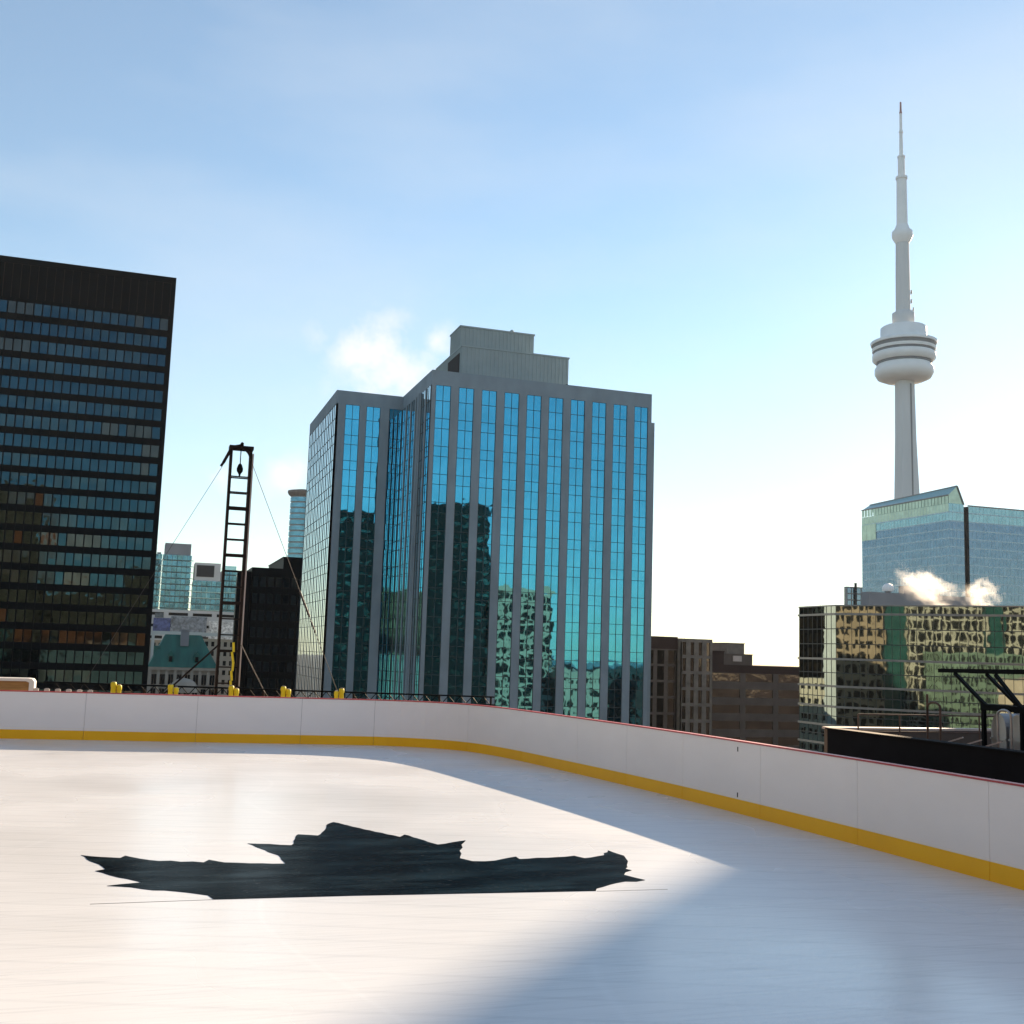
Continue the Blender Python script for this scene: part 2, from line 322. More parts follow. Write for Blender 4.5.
sweep(0, cum[-1], [(0.02, -0.1), (0.09, -0.1), (0.09, H-0.003), (0.02, H-0.003)]).build('steel_frame', M['seam'], barrier)
for z in (0.27, 0.955):
    p, o = at(s_near(8.82, 15.35)); b = MB(); b.box(p.x-0.004, p.x+0.02, 15.33, 15.36, z-0.035, z+0.035); b.build('bolt_slot', M['black_steel'], barrier)

# black maple leaf on the ice (flat marking, its lower half cut straight)
leaf = [(-0.434, 13.111), (-0.034, 12.883), (0.015, 13.013), (0.262, 12.722), (0.807, 12.509), (0.869, 12.65), (1.015, 12.478), (1.641, 12.319), (1.622, 12.82), (1.36, 13.609), (1.844, 13.427), (1.939, 13.841), (2.019, 14.175), (2.246, 14.06), (2.404, 14.492), (2.516, 14.96), (2.605, 15.1), (2.856, 14.581), (3.225, 13.83), (3.322, 14.001), (3.555, 13.244), (3.973, 13.49), (3.838, 13.207), (3.796, 13.005), (3.705, 12.816), (3.673, 12.625), (3.579, 12.355), (3.67, 12.16), (3.933, 12.158), (4.242, 12.353), (4.235, 12.205), (4.937, 12.311), (5.003, 12.15), (5.31, 12.297), (5.483, 12.591), (5.529, 12.227), (5.432, 11.901), (5.216, 11.49), (5.248, 11.4), (5.06, 11.18), (5.171, 10.892), (4.804, 10.798), (4.496, 10.584), (4.442, 10.479), (2.035, 10.671), (0.803, 10.728), (0.762, 10.908), (0.598, 11.049), (0.185, 11.286), (-0.13, 11.47), (0.186, 11.581), (0.051, 11.77), (-0.26, 12.213), (-0.165, 12.29)]
lf = []
for i, (x, y) in enumerate(leaf):
    lf.append((x, y)); x2, y2 = leaf[(i+1) % len(leaf)]; d = math.hypot(x2-x, y2-y)
    if d > 0.25 and not (43 <= i <= 45):
        k = int(d/0.11)
        for j in range(1, k): t = j/k; lf.append((x+(x2-x)*t+random.uniform(-.012, .012), y+(y2-y)*t+random.uniform(-.03, .03)))
b = MB(); b.prism(lf[::-1], 0.001, 0.004)
o = b.build('maple_leaf_marking', M['leaf']); o['label'] = 'large black maple leaf shape lying flat on the ice with straight lower edge'; o['category'] = 'ice marking'
b = MB(); b.beam((-0.25, 10.728, 0.0012), (0.80, 10.725, 0.0012), 0.008, 0.002); b.beam((4.45, 10.47, 0.0012), (5.2, 10.43, 0.0012), 0.008, 0.002)
structure(b.build('ice_seam', M['mullion_light']))

# ------------------------------------------------------------ behind the far boards
def ladder_mast():
    t = thing('ladder_mast', 'tall black steel ladder mast guyed with cables behind the far boards', 'mast', (2.28, 30.6, -0.12))
    x0, x1, yf, yb, zt = 2.0, 2.52, 30.5, 30.78, 7.55
    for x, nm in ((x0, 'left'), (x1, 'right')):
        for y in (yf, yb):
            b = MB(); b.box(x-0.032, x+0.032, y-0.03, y+0.03, -0.12, zt); b.build('rail', M['steel_mast'] if y == yf else M['steel_warm'], t)
    z = 0.42; i = 0
    while z < zt-0.45:
        big = i % 3 == 1
        for y in (yf, yb):
            b = MB(); hh = 0.07 if big else 0.032
            b.beam((x0+0.032, y, z), (x1-0.032, y, z), 0.035, hh); b.build('rung', M['steel_mast'], t)
        b = MB(); b.beam((x0+.003, yf+0.03, z), (x0+.003, yb-0.03, z), 0.03, 0.03); b.beam((x1-.003, yf+0.03, z), (x1-.003, yb-0.03, z), 0.03, 0.03); b.build('side_strut', M['steel_mast'], t)
        z += 0.425; i += 1
    b = MB(); b.box(x0-0.06, x1+0.06, yf-0.05, yb+0.05, zt+0.001, zt+0.09); b.tube((2.26, yf-.12, zt+0.13), (2.26, yb+0.1, zt+0.13), 0.045, 12); b.build('head_beam', M['steel_mast'], t)
    b = MB(); b.beam((x0, yf-0.09, zt+.02), (1.80, yf-0.09, zt-0.42), 0.05, 0.08); b.tube((1.80, yf-.09, zt-.42), (1.74, yf-.09, zt-.52), 0.035)
    b.beam((x0-.02, yf-.09, zt+.02), (2.3, yf-.09, zt+0.10), 0.06, 0.07)
    for k in range(7):
        a0, a1 = k/7*math.pi/2, (k+1)/7*math.pi/2
        b.beam((2.2+0.3*math.sin(a0), yf-.09, zt-.28+0.3*math.cos(a0)), (2.2+0.3*math.sin(a1), yf-.09, zt-.28+.3*math.cos(a1)), 0.05, 0.06)
    b.build('head_bracket', M['steel_mast'], t)
    p = MB(); p.tube((2.24, yf-.09, zt+.02), (2.24, yf-.09, zt-0.42), 0.014, 6); p.lathe([(0.01, zt-0.40), (0.05, zt-0.44), (0.085, zt-.55), (0.08, zt-.62), (0.03, zt-.70), (0.02, zt-.76)], 2.24, yf-.09, 12)
    p.build('pulley_block', M['black_steel'], t)
    w = MB(); w.box(x1+0.045, x1+0.075, yf-0.02, yb+0.02, 1.2, zt-0.1); w.build('edge_board', M['coping'], t)
    # guys and braces
    for nm, a, c, r_, mt in (('guy_cable', (1.78, 30.4, 7.03), (-1.95, 30.4, -0.12), 0.006, 'wire'), ('guy_cable', (2.56, 30.4, 7.15), (5.72, 30.4, -0.12), 0.008, 'wire')):
        b = MB(); b.tube(a, c, r_, 6); b.build(nm, M[mt], t)
    b = MB(); b.tube((4.02, 30.4, 3.78), (4.32, 30.4, 3.1), 0.03, 6); b.tube((4.36, 30.4, 3.0), (4.5, 30.4, 2.68), 0.022, 6); b.build('turnbuckle', M['wire'], t)
    b = MB(); b.tube((1.98, 30.4, 2.27), (-0.4, 30.4, -0.12), 0.024, 8); b.build('brace', M['steel_mast'], t)
    b = MB(); b.tube((2.56, 30.4, 2.29), (3.9, 30.4, -0.12), 0.014, 8); b.build('brace', M['wire'], t)
    b = MB()
    z = 0.6
    while z < 2.2: b.beam((2.38, 30.44, z), (2.36+0.03*math.sin(z*9), 30.44, z+0.25), 0.02, 0.06, (1, 0, 0)); z += 0.25
    b.build('hanging_strap', M['yellow'], t)
ladder_mast()
# stage truss rail lying on the roof behind the boards
t = thing('pipe_railing', 'low black lattice pipe railing running behind the far boards', 'railing', (1.5, 29.9, -0.12))
def yy(x): return 30.25
for z in (0.98, 1.20):
    b = MB(); b.tube((-2.2, 30.25, z+0.02), (9.6, 30.25, z-0.14), 0.022, 8); b.build('rail_tube', M['black_steel'], t)
x = -2.1
while x < 9.4:
    zo = 0.04-(x+2.2)/11.8*0.16
    b = MB(); b.tube((x, 30.25, 0.99+zo), (x+0.16, 30.25, 1.17+zo), 0.012, 6); b.tube((x+0.16, 30.25, 1.17+zo), (x+0.32, 30.25, 0.99+zo), 0.012, 6); b.build('lattice_strut', M['black_steel'], t)
    x += 0.34
for x in (-2.1, 0.2, 3.2, 5.6, 8.0, 9.5):
    b = MB(); b.tube((x, 30.25, -0.12), (x, 30.25, 1.08), 0.03, 8); b.build('post', M['steel_mast'], t)
# yellow buckets / ballast grips
lab = ['pair of yellow ballast caps behind the boards in front of the dark glass tower', 'pair of yellow ballast caps behind the boards below the green copper roof', 'pair of yellow ballast caps at the foot of the ladder mast', 'pair of yellow ballast caps behind the boards in front of the low black block', 'pair of yellow ballast caps behind the boards at the corner of the blue glass building']
for i, (x, z) in enumerate([(-0.47, 1.19), (0.88, 1.16), (2.36, 1.16), (3.67, 1.17), (5.06, 1.15)]):
    t = thing('ballast_cap_pair', lab[i], 'ballast', (x, 29.4, -0.12), 'yellow ballast caps behind the far boards')
    fl = -1 if i in (4,) else 1
    for dx, r_, zt in ((-0.06*fl, 0.062, z+0.09), (0.075*fl, 0.055, z+0.02)):
        b = MB(); b.lathe([(r_, -0.12), (r_*0.95, zt-0.12), (r_*1.12, zt-0.11), (r_*1.12, zt-0.03), (r_*0.9, zt)], x+dx, 29.4, 14); c = b.build('cap', M['yellow'], t)
        b = MB(); b.lathe([(r_*0.6, zt), (r_*0.6, zt+0.02)], x+dx, 29.4, 10); b.build('lid', M['coping'] if dx*fl > 0 else M['seam'], c)
# plywood box with white rim
t = thing('plywood_bench', 'plywood bench with rounded white rim showing above the boards at far left', 'bench', (-4.4, 30.4, -0.12))
b = MB(); b.box(-6.5, -2.52, 30.2, 30.7, -0.12, 1.225); b.build('side_panel', M['wood'], t)
b = MB()
pr = [(-6.6, 1.23), (-2.60, 1.23), (-2.52, 1.20), (-2.515, -0.12), (-2.40, -0.12), (-2.40, 1.22), (-2.45, 1.285), (-2.55, 1.30), (-6.6, 1.30)]
k = len(pr); b.add([(x, 30.15, z) for x, z in pr]+[(x, 30.75, z) for x, z in pr], [tuple(range(k)), tuple(range(k, 2*k))[::-1]]+[(i, k+i, k+(i+1) % k, (i+1) % k) for i in range(k)]); b.build('rim', M['white_rim'], t)
for i in range(6):
    x = -2.28+i*0.245; b = MB(); b.box(x-0.06, x+0.06, 29.2, 29.32, 1.0, 1.095-i*0.004); b.box(x-0.035, x+0.035, 29.22, 29.30, 1.096-i*0.004, 1.108-i*0.004); b.box(x-0.02, x+0.02, 29.24, 29.28, -0.12, 0.999)
    o = b.build('rail_clip', M['galv']); o['label'] = 'small grey clip on a stake behind the boards right of the plywood bench'; o['category'] = 'clip'; o['group'] = 'grey clips behind the far boards'

# ------------------------------------------------------------ roof gear on the right
t = thing('black_parapet', 'matt black roof parapet behind the right boards', 'parapet', (16.1, 8, -0.6))
b = MB(); b.box(16.0, 16.24, -8, 23.6, -0.6, 0.72); b.build('wall', M['black_parapet'], t)
b = MB(); b.box(15.96, 16.29, -8, 23.64, 0.722, 0.755); b.build('coping', M['black_parapet'], t)
t = thing('far_parapet', 'low brown roof parapet with pale metal coping behind the black parapet', 'parapet', (22, 26.2, -1))
b = MB(); b.box(17.8, 27, 26.12, 26.4, -1.0, 0.54); b.build('wall', M['brown_stone'], t)
b = MB(); b.box(17.76, 27.04, 26.08, 26.44, 0.542, 0.60); b.build('coping', M['coping'], t)
def gantry():
    t = thing('roof_gantry', 'black steel roof gantry with slanted arms above silver ducts', 'gantry', (18.3, 20.2, -0.3))
    for x in (18.0, 18.9):
        b = MB(); b.beam((x, 22.0, 2.22), (x, 17.8, 2.28), 0.07, 0.09); b.build('beam', M['black_steel'], t)
        for y0, y1 in ((21.46, 20.5), (20.16, 19.42), (18.9, 18.2)):
            b = MB(); b.beam((x, y0, 2.17), (x, y1, 1.50), 0.06, 0.08, (1, 0, 0)); b.build('arm', M['black_steel'], t)
        b = MB(); b.box(x-0.05, x+0.05, 18.1, 20.6, 1.38, 1.52); b.build('lower_beam', M['black_steel'], t)
        for y in (20.55, 19.4, 18.2):
            b = MB(); b.box(x-0.04, x+0.04, y-0.04, y+0.04, -0.3, 1.379); b.build('post', M['black_steel'], t)
    b = MB()
    for y in (22.0, 20.4, 19.0): b.beam((18.036, y-0.05, 2.24), (18.864, y-0.05, 2.24), 0.05, 0.06)
    b.build('cross_member', M['black_steel'], t)
gantry()
for i, (y0, y1, lb) in enumerate([(20.05, 20.50, 'leftmost silver duct box under the black roof gantry'), (19.45, 19.95, 'silver duct box between the gantry posts beside the pipe hoop'), (18.3, 19.3, 'right hand silver duct box under the gantry')]):
    t = thing('roof_duct', lb, 'duct', (18.5, (y0+y1)/2, -0.3), 'silver ducts under the gantry')
    b = MB(); ym = (y0+y1)/2; hw = (y1-y0)/2
    pr = []
    for k in range(13):
        a = math.pi*k/12; pr.append((ym+hw*math.cos(a), 0.95+0.38*math.sin(a)))
    pr += [(y0, -0.3), (y1, -0.3)]; n = len(pr)
    b.add([(18.15, y, z) for y, z in pr]+[(18.8, y, z) for y, z in pr], [tuple(range(n))[::-1], tuple(range(n, 2*n))]+[(k, (k+1) % n, n+(k+1) % n, n+k) for k in range(n)]); b.build('casing', M['galv'], t)
    b = MB()
    for z in (0.3, 0.75): b.box(18.12, 18.149, y0-0.01, y1+0.01, z, z+0.04)
    b.build('band', M['galv'], t)
for i, (ya, yb_, zt, lb) in enumerate([(22.31, 21.86, 1.47, 'dark pipe hoop standing on the roof left of the gantry'), (20.02, 19.62, 1.42, 'pale pipe hoop standing in front of the silver ducts')]):
    b = MB(); x = 17.9; r_ = 0.028; k = 8; ym = (ya+yb_)/2; hw = abs(ya-yb_)/2
    pts = [(x, ym-hw, -0.3), (x, ym-hw, zt-0.12)]+[(x, ym-hw*math.cos(math.pi*j/k), zt-0.12+0.12*math.sin(math.pi*j/k)) for j in range(1, k)]+[(x, ym+hw, zt-0.12), (x, ym+hw, -0.3)]
    for p, q in zip(pts, pts[1:]): b.tube(p, q, r_, 8)
    if i == 0: b.tube((x, ym+hw, 0.9), (x, ym+hw, 1.65), r_, 8)
    o = b.build('pipe_hoop', M['steel_warm'] if i == 0 else M['galv']); o['label'] = lb; o['category'] = 'pipe'
t = thing('roof_railing', 'thin grey pipe guard rail standing on the lower roof', 'railing', (19.5, 25.2, -0.3))
for z in (0.55, 1.0):
    b = MB(); b.tube((18.1, 25.3, z), (26, 25.3, z), 0.022, 6); b.build('rail_tube', M['steel_warm'], t)
x = 18.1
while x < 26: b = MB(); b.tube((x, 25.3, -0.3), (x, 25.3, 1.0), 0.022, 6); b.build('post', M['steel_warm'], t); x += 1.3
for i, (x, y) in enumerate([(17.5, 21.4), (17.4, 20.7), (17.6, 20.3)]):
    b = MB(); b.beam((x, y, 0.55), (x+0.3, y-0.4, 0.74), 0.12, 0.03); b.beam((x+0.1, y-.1, -0.3), (x+.1, y-.1, 0.58), 0.08, 0.08)
    o = b.build('vent_flap', M['coping']); o['label'] = 'pale bent metal vent flap on the lower roof behind the black parapet'; o['category'] = 'vent'; o['group'] = 'pale vent flaps on the lower roof'

# ------------------------------------------------------------ main building: grey stone piers, blue mirror strips
def strip(fr, u0, u1, rows, n, root, gmat, mmat, d=0.0, wob=0.003, name='window_strip', mw=0.035, label=None):
    g_ = MB(); m_ = MB(); w = (u1-u0)/n
    for (za, zb) in rows:
        for k in range(n): g_.pane(fr, u0+k*w, u0+(k+1)*w, za, zb, d, wob)
    o = g_.build(name, gmat, root, label)
    zt, zb = rows[0][1], rows[-1][0]
    for k in range(n+1):
        c = u0+k*w; c = min(max(c, u0+mw), u1-mw); m_.fbox(fr, c-mw, c+mw, d-0.02, d+0.05, zb, zt)
    for (za, z2) in rows[1:]: m_.fbox(fr, u0, u1, d-0.02, d+0.042, z2-mw, z2+mw)
    m_.build('mullion', mmat, o); return o
def rows_main(top):
    z = top; r_ = [(z-2.2, z)]; z -= 2.2; alt = True
    while z > GZ+4:
        h = 2.55 if alt else 1.45; r_.append((z-h, z)); z -= h; alt = not alt
    return r_
mb_ = thing('stone_pier_building', 'grey stone office tower with vertical strips of bright blue mirror glass', 'building', (54, 170, GZ))
TOP = 41.9
w = MB()
w.box(37.0, 70.8, 150.35, 200, GZ, 39.9)                         # core
w.box(26.6, 37.0, 168.95, 197.4, GZ, 39.9)
w.box(36.76, 71.03, 150, 200.0, 39.75, TOP)                      # parapet block
w.box(26.3, 36.758, 168.6, 197.7, 39.76, TOP)
w.box(71.03, 72.5, 152, 199, GZ, 38.0)
fS = SOUTH(36.76, 150); bay = 3.427
for i in range(11):
    a = 0 if i == 0 else i*bay-0.58; c = 0.6 if i == 0 else (i*bay+0.58 if i < 10 else 34.27)
    w.fbox(fS, a, c, -0.36, 0.0, GZ, 39.755)
fR = WEST(36.76, 168.6); nb = 6; bw = 18.6/nb
for i in range(nb+1):
    a = max(0, i*bw-0.28); c = min(18.6, i*bw+0.28)
    if i == nb: a = 18.6-0.5
    w.fbox(fR, a, c if i < nb else 18.59, -0.25, 0.12 if 0 < i < nb else 0.0, GZ, 39.77)
w.fbox(fR, 11.2, 12.2, -0.24, 0.35, GZ, 39.78)
fL = SOUTH(26.3, 168.6)
for a, c in ((0, 1.45), (3.7, 4.75), (6.95, 8.35)): w.fbox(fL, a, c, -0.36, 0.0, GZ, 39.775)
fW = WEST(26.3, 197.7); nbw = 8; bww = 29.1/nbw
for i in range(nbw+1):
    a = max(0.0, i*bww-0.18); c = min(29.1, i*bww+0.18)
    if i == nbw: a = 28.7
    w.fbox(fW, a, c, -0.31, 0.0, GZ, 39.78)
w.build('stone_wall', M['stone'], mb_)
rw = rows_main(39.74)
for i in range(10): strip(fS, i*bay+(0.6 if i == 0 else 0.59), (i+1)*bay-0.59, rw, 2, mb_, M['blue_glass'], M['mullion'], -0.12)
for a, c in ((1.45, 3.7), (4.75, 6.95)): strip(fL, a, c, rw, 2, mb_, M['blue_glass'], M['mullion'], -0.12)
strip(fL, 8.36, 10.45, rw, 3, mb_, M['blue_glass'], M['mullion'], -0.10)
for i in range(nb): strip(fR, i*bw+0.28+(0.05 if i == 0 else 0), (i+1)*bw-0.28-(0.25 if i == nb-1 else 0), rw, 2, mb_, M['side_glass'], M['mullion'], 0.0)
for i in range(nbw): strip(fW, i*bww+0.2, (i+1)*bww-(0.2 if i < nbw-1 else 0.45), rw, 2, mb_, M['side_glass'], M['mullion'], -0.05)
# penthouses with vertical ribs
def ribbed(x0, x1, y0, y1, z0, z1, root, name, cap=0.25):
    b = MB(); b.box(x0, x1, y0, y1, z0, z1-cap); b.box(x0-0.12, x1+0.12, y0-0.12, y1+0.12, z1-cap+0.002, z1)
    x = x0+0.2
    while x < x1-0.2: b.box(x, x+0.22, y0-0.09, y0-0.001, z0, z1-cap-0.02); x += 0.62
    y = y0+0.3
    while y < y1-0.2: b.box(x0-0.09, x0-0.001, y, y+0.22, z0, z1-cap-0.02); y += 0.62
    return b.build(name, M['ribbed'], root)
pl = ribbed(43.2, 60.45, 158, 173.6, TOP+0.01, 48.35, mb_, 'lower_penthouse')
b = MB(); b.box(43.0, 43.10, 159.0, 165.5, TOP+0.05, 47.3); b.build('louvre', M['louvre_dark'], pl)
ribbed(43.9, 56.0, 162, 168, 48.36, 52.6, mb_, 'upper_penthouse')
b = MB(); b.lathe([(0.35, 52.6), (0.35, 53.0), (0.12, 53.2)], 52.6, 163, 10); b.build('roof_vent', M['ribbed'], mb_)
b = MB(); b.box(59.0, 59.25, 155.0, 155.2, TOP, TOP+1.4); b.build('roof_pipe', M['louvre_dark'], mb_)

# ------------------------------------------------------------ black tower on the left
tw = thing('black_tower', 'tall black steel and dark glass office tower cropped by the left edge', 'building', (-29, 240, GZ))
b = MB(); X0, X1, Y0 = -62.0, 1.9, 222.0
b.box(X0+.3, X1-.3, Y0+0.35, 262, GZ, 72.3)
b.box(X0, X1, Y0, 262.3, 72.3, 73.5)
b.box(X1-0.75, X1, Y0-0.02, Y0+0.8, GZ, 72.3); b.box(X0, X0+0.75, Y0-0.02, Y0+0.8, GZ, 72.3)
b.build('frame', M['black_steel'], tw)
fT = SOUTH(X0, Y0); WT = X1-X0
b = MB(); b.fbox(fT, 0.75, WT-0.75, -0.3, -0.1, 65.7, 72.29); lo = b.build('louvre_storey', M['black_steel'], tw)
b = MB(); u = 0.75
while u < WT-0.9: b.fbox(fT, u+0.7, u+0.80, -0.1, 0.08, 65.7, 72.28); u += 1.5
b.build('louvre_fin', M['louvre_fin'], lo)
z = 65.0; fi = 0
gl3 = [M['dark_glass'], M['dark_glass_blind'], M['dark_glass_warm']]
while z > GZ+5:
    g_ = MB(); m_ = MB()
    run = 0
    for k in range(41):
        u = 0.8+k*1.515
        if u+1.5 > WT-0.7: break
        if random.random() < 0.18: run = random.choice([0, 0, 0, 1, 1, 2])
        mi = run if random.random() < 0.75 else 0
        zb = z-2.3
        if mi == 1 and random.random() < 0.5:
            zc = z-random.uniform(0.5, 1.4); g_.pane(fT, u, u+1.515, zc, z, -0.15, 0.006, 1); g_.pane(fT, u, u+1.515, zb, zc, -0.15, 0.006, 0)
        else: g_.pane(fT, u, u+1.515, zb, z, -0.15, 0.008, mi)
        m_.fbox(fT, u-0.10, u+0.10, -0.14, 0.12, z-3.6+0.0, z+0.001)
    if fi % 1 == 0:
        o = g_.build('window_band', gl3, tw); m_.build('mullion', M['black_steel'], o)
    b = MB(); b.fbox(fT, 0.75, WT-0.75, -0.2, 0.0, z-3.6+0.002, z-2.3-0.002); b.build('spandrel', M['black_steel'], tw)
    z -= 3.6; fi += 1
b = MB(); b.fbox(fT, 0.75, WT-0.75, -0.2, 0.0, 65.005, 65.69); b.build('spandrel', M['black_steel'], tw)

# ------------------------------------------------------------ generic block: wall grid standing proud of window rows
def block(name, label, cat, x0, x1, y0, y1, top, faces, wall, win, bay=3.4, floor=3.6, ww=0.6, wh=0.6, parapet=1.2, zmin=-30, group=None, extra=None):
    t = thing(name, label, cat, ((x0+x1)/2, (y0+y1)/2, GZ), group)
    w = MB(); w.box(x0+.4, x1-.4, y0+.4, y1-.4, GZ, top-0.3); w.box(x0, x1, y0, y1, top-parapet, top)
    F = {'S': (SOUTH(x0, y0), x1-x0), 'W': (WEST(x0, y1), y1-y0), 'E': (EAST(x1, y0), y1-y0), 'N': (NORTH(x1, y1), x1-x0)}
    for fc in 'SWEN':
        fr, ln = F[fc]
        if fc not in faces: w.fbox(fr, 0.001, ln-0.001, -0.399, -0.002, GZ, top-parapet-0.001); continue
        n = max(1, round(ln/bay)); bw_ = ln/n; pw = bw_*(1-ww)/2
        for i in range(n+1):
            a = max(0, i*bw_-pw); c = min(ln, i*bw_+pw); w.fbox(fr, a, c, -0.398, -0.001*(1 if fc in 'SN' else 2), zmin, top-parapet-0.001)
        w.fbox(fr, 0.001, ln-0.001, -0.397, -0.003, GZ, zmin)
        z = top-parapet; fl = 0
        while z-floor > zmin:
            hh = floor*wh
            w.fbox(fr, 0.002, ln-0.002, -0.396, -0.05, z-floor, z-hh)
            g_ = MB()
            for i in range(n):
                g_.pane(fr, i*bw_+pw, (i+1)*bw_-pw, z-hh, z, -0.25, 0.008)
            g_.build('window_row', win, t)
            z -= floor
    o = w.build('wall', wall, t); return t
def roof_box(t, x0, x1, y0, y1, z0, z1, mat, name='rooftop_plant'):
    b = MB(); b.box(x0, x1, y0, y1, z0, z1-0.2); b.box(x0-.15, x1+.15, y0-.15, y1+.15, z1-0.198, z1); return b.build(name, mat, t)

# ------------------------------------------------------------ brown row right of the main building
t = block('brown_office_block', 'brown stone office block with darker parapet beside the blue glass building', 'building', 100, 116.3, 230, 256, 4.4, 'S', M['brown_stone'], M['bronze_glass'], 2.7, 3.6, 0.66, 0.85, 0.3, -32)
b = MB(); b.box(99.9, 116.35, 229.9, 256, 4.402, 7.2); b.build('parapet', M['brown_dark'], t)
t = block('brown_office_block', 'paler mottled brown block left of the rooftop boxes', 'building', 116.4, 124.5, 228.6, 256, 6.9, 'SE', M['brown_light'], M['bronze_glass'], 2.2, 3.6, 0.45, 0.8, 0.8, -32)
t = block('brown_office_block', 'long low brown stone block with three rows of ribbon windows and rooftop boxes', 'building', 124.6, 168, 230, 262, 1.25, 'S', M['brown_stone'], M['bronze_glass'], 8.6, 3.62, 0.84, 0.52, 1.9, -32)
b = MB(); b.box(124.55, 168.05, 229.95, 262, -0.55, 1.27); b.build('parapet', M['brown_dark'], t)
roof_box(t, 124.6, 128.8, 231, 244, 1.271, 4.4, M['brown_dark']); roof_box(t, 128.9, 136.6, 231.5, 246, 1.271, 3.85, M['brown_stone'])
roof_box(t, 130.6, 135.3, 233, 240, 3.86, 6.4, M['brown_light'])
b = MB(); b.box(131.4, 133.6, 231.2, 231.49, 2.1, 3.4); b.build('hatch', M['coping'], t)

# ------------------------------------------------------------ green mirror glass block on the right
gb = thing('green_glass_block', 'low green mirror glass block with horizontal metal bands reflecting pale facades', 'building', (125, 150, GZ))
AX, AY, GT = 103.37, 150.0, 11.5
ux, uy = 0.657, -0.754; LN = 58.0
ex_, ey_ = AX+ux*LN, AY+uy*LN
b = MB(); b.prism([(AX+.25, AY+.3), (ex_+.4, ey_+.2), (ex_+30, ey_+30), (AX+30, AY+40), (AX+.25, 160.2)], GZ, GT-0.15)
b.build('core', M['dark_wall'], gb)
f1 = Frame(AX, AY, ux, uy); f0 = WEST(102.95+0.42, 160.3)
bz = [11.3, 10.05, 7.75, 5.4, 3.04, 0.9, -1.2, -2.8, -4.35, -5.8, -7.26, -8.7, -10.15, -12.5, -15, -18]
bands = {10.05, 3.04, -1.2, -4.35, -7.26, -10.15, -15}
for fr, ln, nm in ((f0, 10.3, 'west'), (f1, LN, 'front')):
    n = round(ln/1.22); pw = ln/n
    for z1, z0 in zip(bz, bz[1:]):
        g_ = MB(); m_ = MB()
        for k in range(n): g_.pane(fr, k*pw, (k+1)*pw, z0, z1, 0.0, 0.0022)
        o = g_.build('glass_row', M['green_glass'], gb)
        m_.fbox(fr, 0.01, ln-.01, -0.03, 0.035, z0-.03, z0+.03)
        for k in range(n+1): m_.fbox(fr, max(0, k*pw-0.03), min(ln, k*pw+0.03), -0.02, 0.045, z0, z1)
        m_.build('mullion', M['mullion'], o)
    for z in bz[1:]:
        if z in bands: b = MB(); b.fbox(fr, -0.15, ln, -0.05, 0.22, z-0.16, z+0.16); b.build('metal_band', M['mullion_light'], gb)
        else: b = MB(); b.fbox(fr, 0, ln, -0.05, 0.06, z-0.06, z+0.06); b.build('transom', M['mullion'], gb)
    b = MB(); b.fbox(fr, -0.1, ln, -0.3, 0.12, 11.3, 11.5); b.build('coping', M['mullion_light'], gb)

# ------------------------------------------------------------ tall teal glass building behind it
tb = thing('teal_glass_tower', 'tall teal glass building with sloping glass crown in front of the concrete tower', 'building', (400, 470, GZ))
fx = 358.8; fy = 430.0; bk = 497.0; TZ = 79.5
b = MB(); b.prism([(fx+.5, fy+.5), (fx+9.4, fy+.5), (fx+9.4, fy+6), (470, fy+6), (470, bk), (fx+.5, bk-.3)], GZ, 76.5)
b.box(369.6, 470, 430.5, 490, GZ, 78.6); b.build('core', M['dark_wall'], tb)
fw = WEST(fx, bk); lw_ = bk-fy
fs_ = SOUTH(fx, fy); fs2 = SOUTH(370.2, fy)
z = 79.5; k = 0
flh = 4.15
while z-flh > 5:
    for fr, ln in ((fw, lw_), (fs_, 8.6), (fs2, 96)):
        if fr is fs2 and z > 78.9: zt = 78.7
        else: zt = z
        g_ = MB(); n = max(2, round(ln/2.2)); pw = ln/n
        mt = M['teal_glass_pale'] if (k < 2) else M['teal_glass']
        if fr is fw and k < 2: mt = M['lit_glass'] if k == 0 else M['teal_glass_pale']
        for q in range(n): g_.pane(fr, q*pw, (q+1)*pw, z-flh, zt, 0, 0.008)
        o = g_.build('glass_storey', mt, tb)
        m_ = MB()
        for q in range(n+1): m_.fbox(fr, max(0, q*pw-.03), min(ln, q*pw+.03), 0.0, 0.06, z-flh, zt)
        m_.fbox(fr, 0, ln, 0.0, 0.075, z-flh-0.26, z-flh+0.26); m_.build('mullion', M['band_pale'], o)
    z -= flh; k += 1
# far corner: its lit look put into a yellow glass overlay
b = MB()
for q in range(3): b.pane(fw, q*4, q*4+3.9, 67.1, 75.3, 0.2, 0.01)
b.build('crown_glass', M['lit_glass'], tb)
# notch and sloping crown
b = MB(); b.fbox(fs_, 8.7, 11.2, -2.2, -1.8, GZ, 78.6); b.build('notch', M['louvre_dark'], tb)
b = MB()
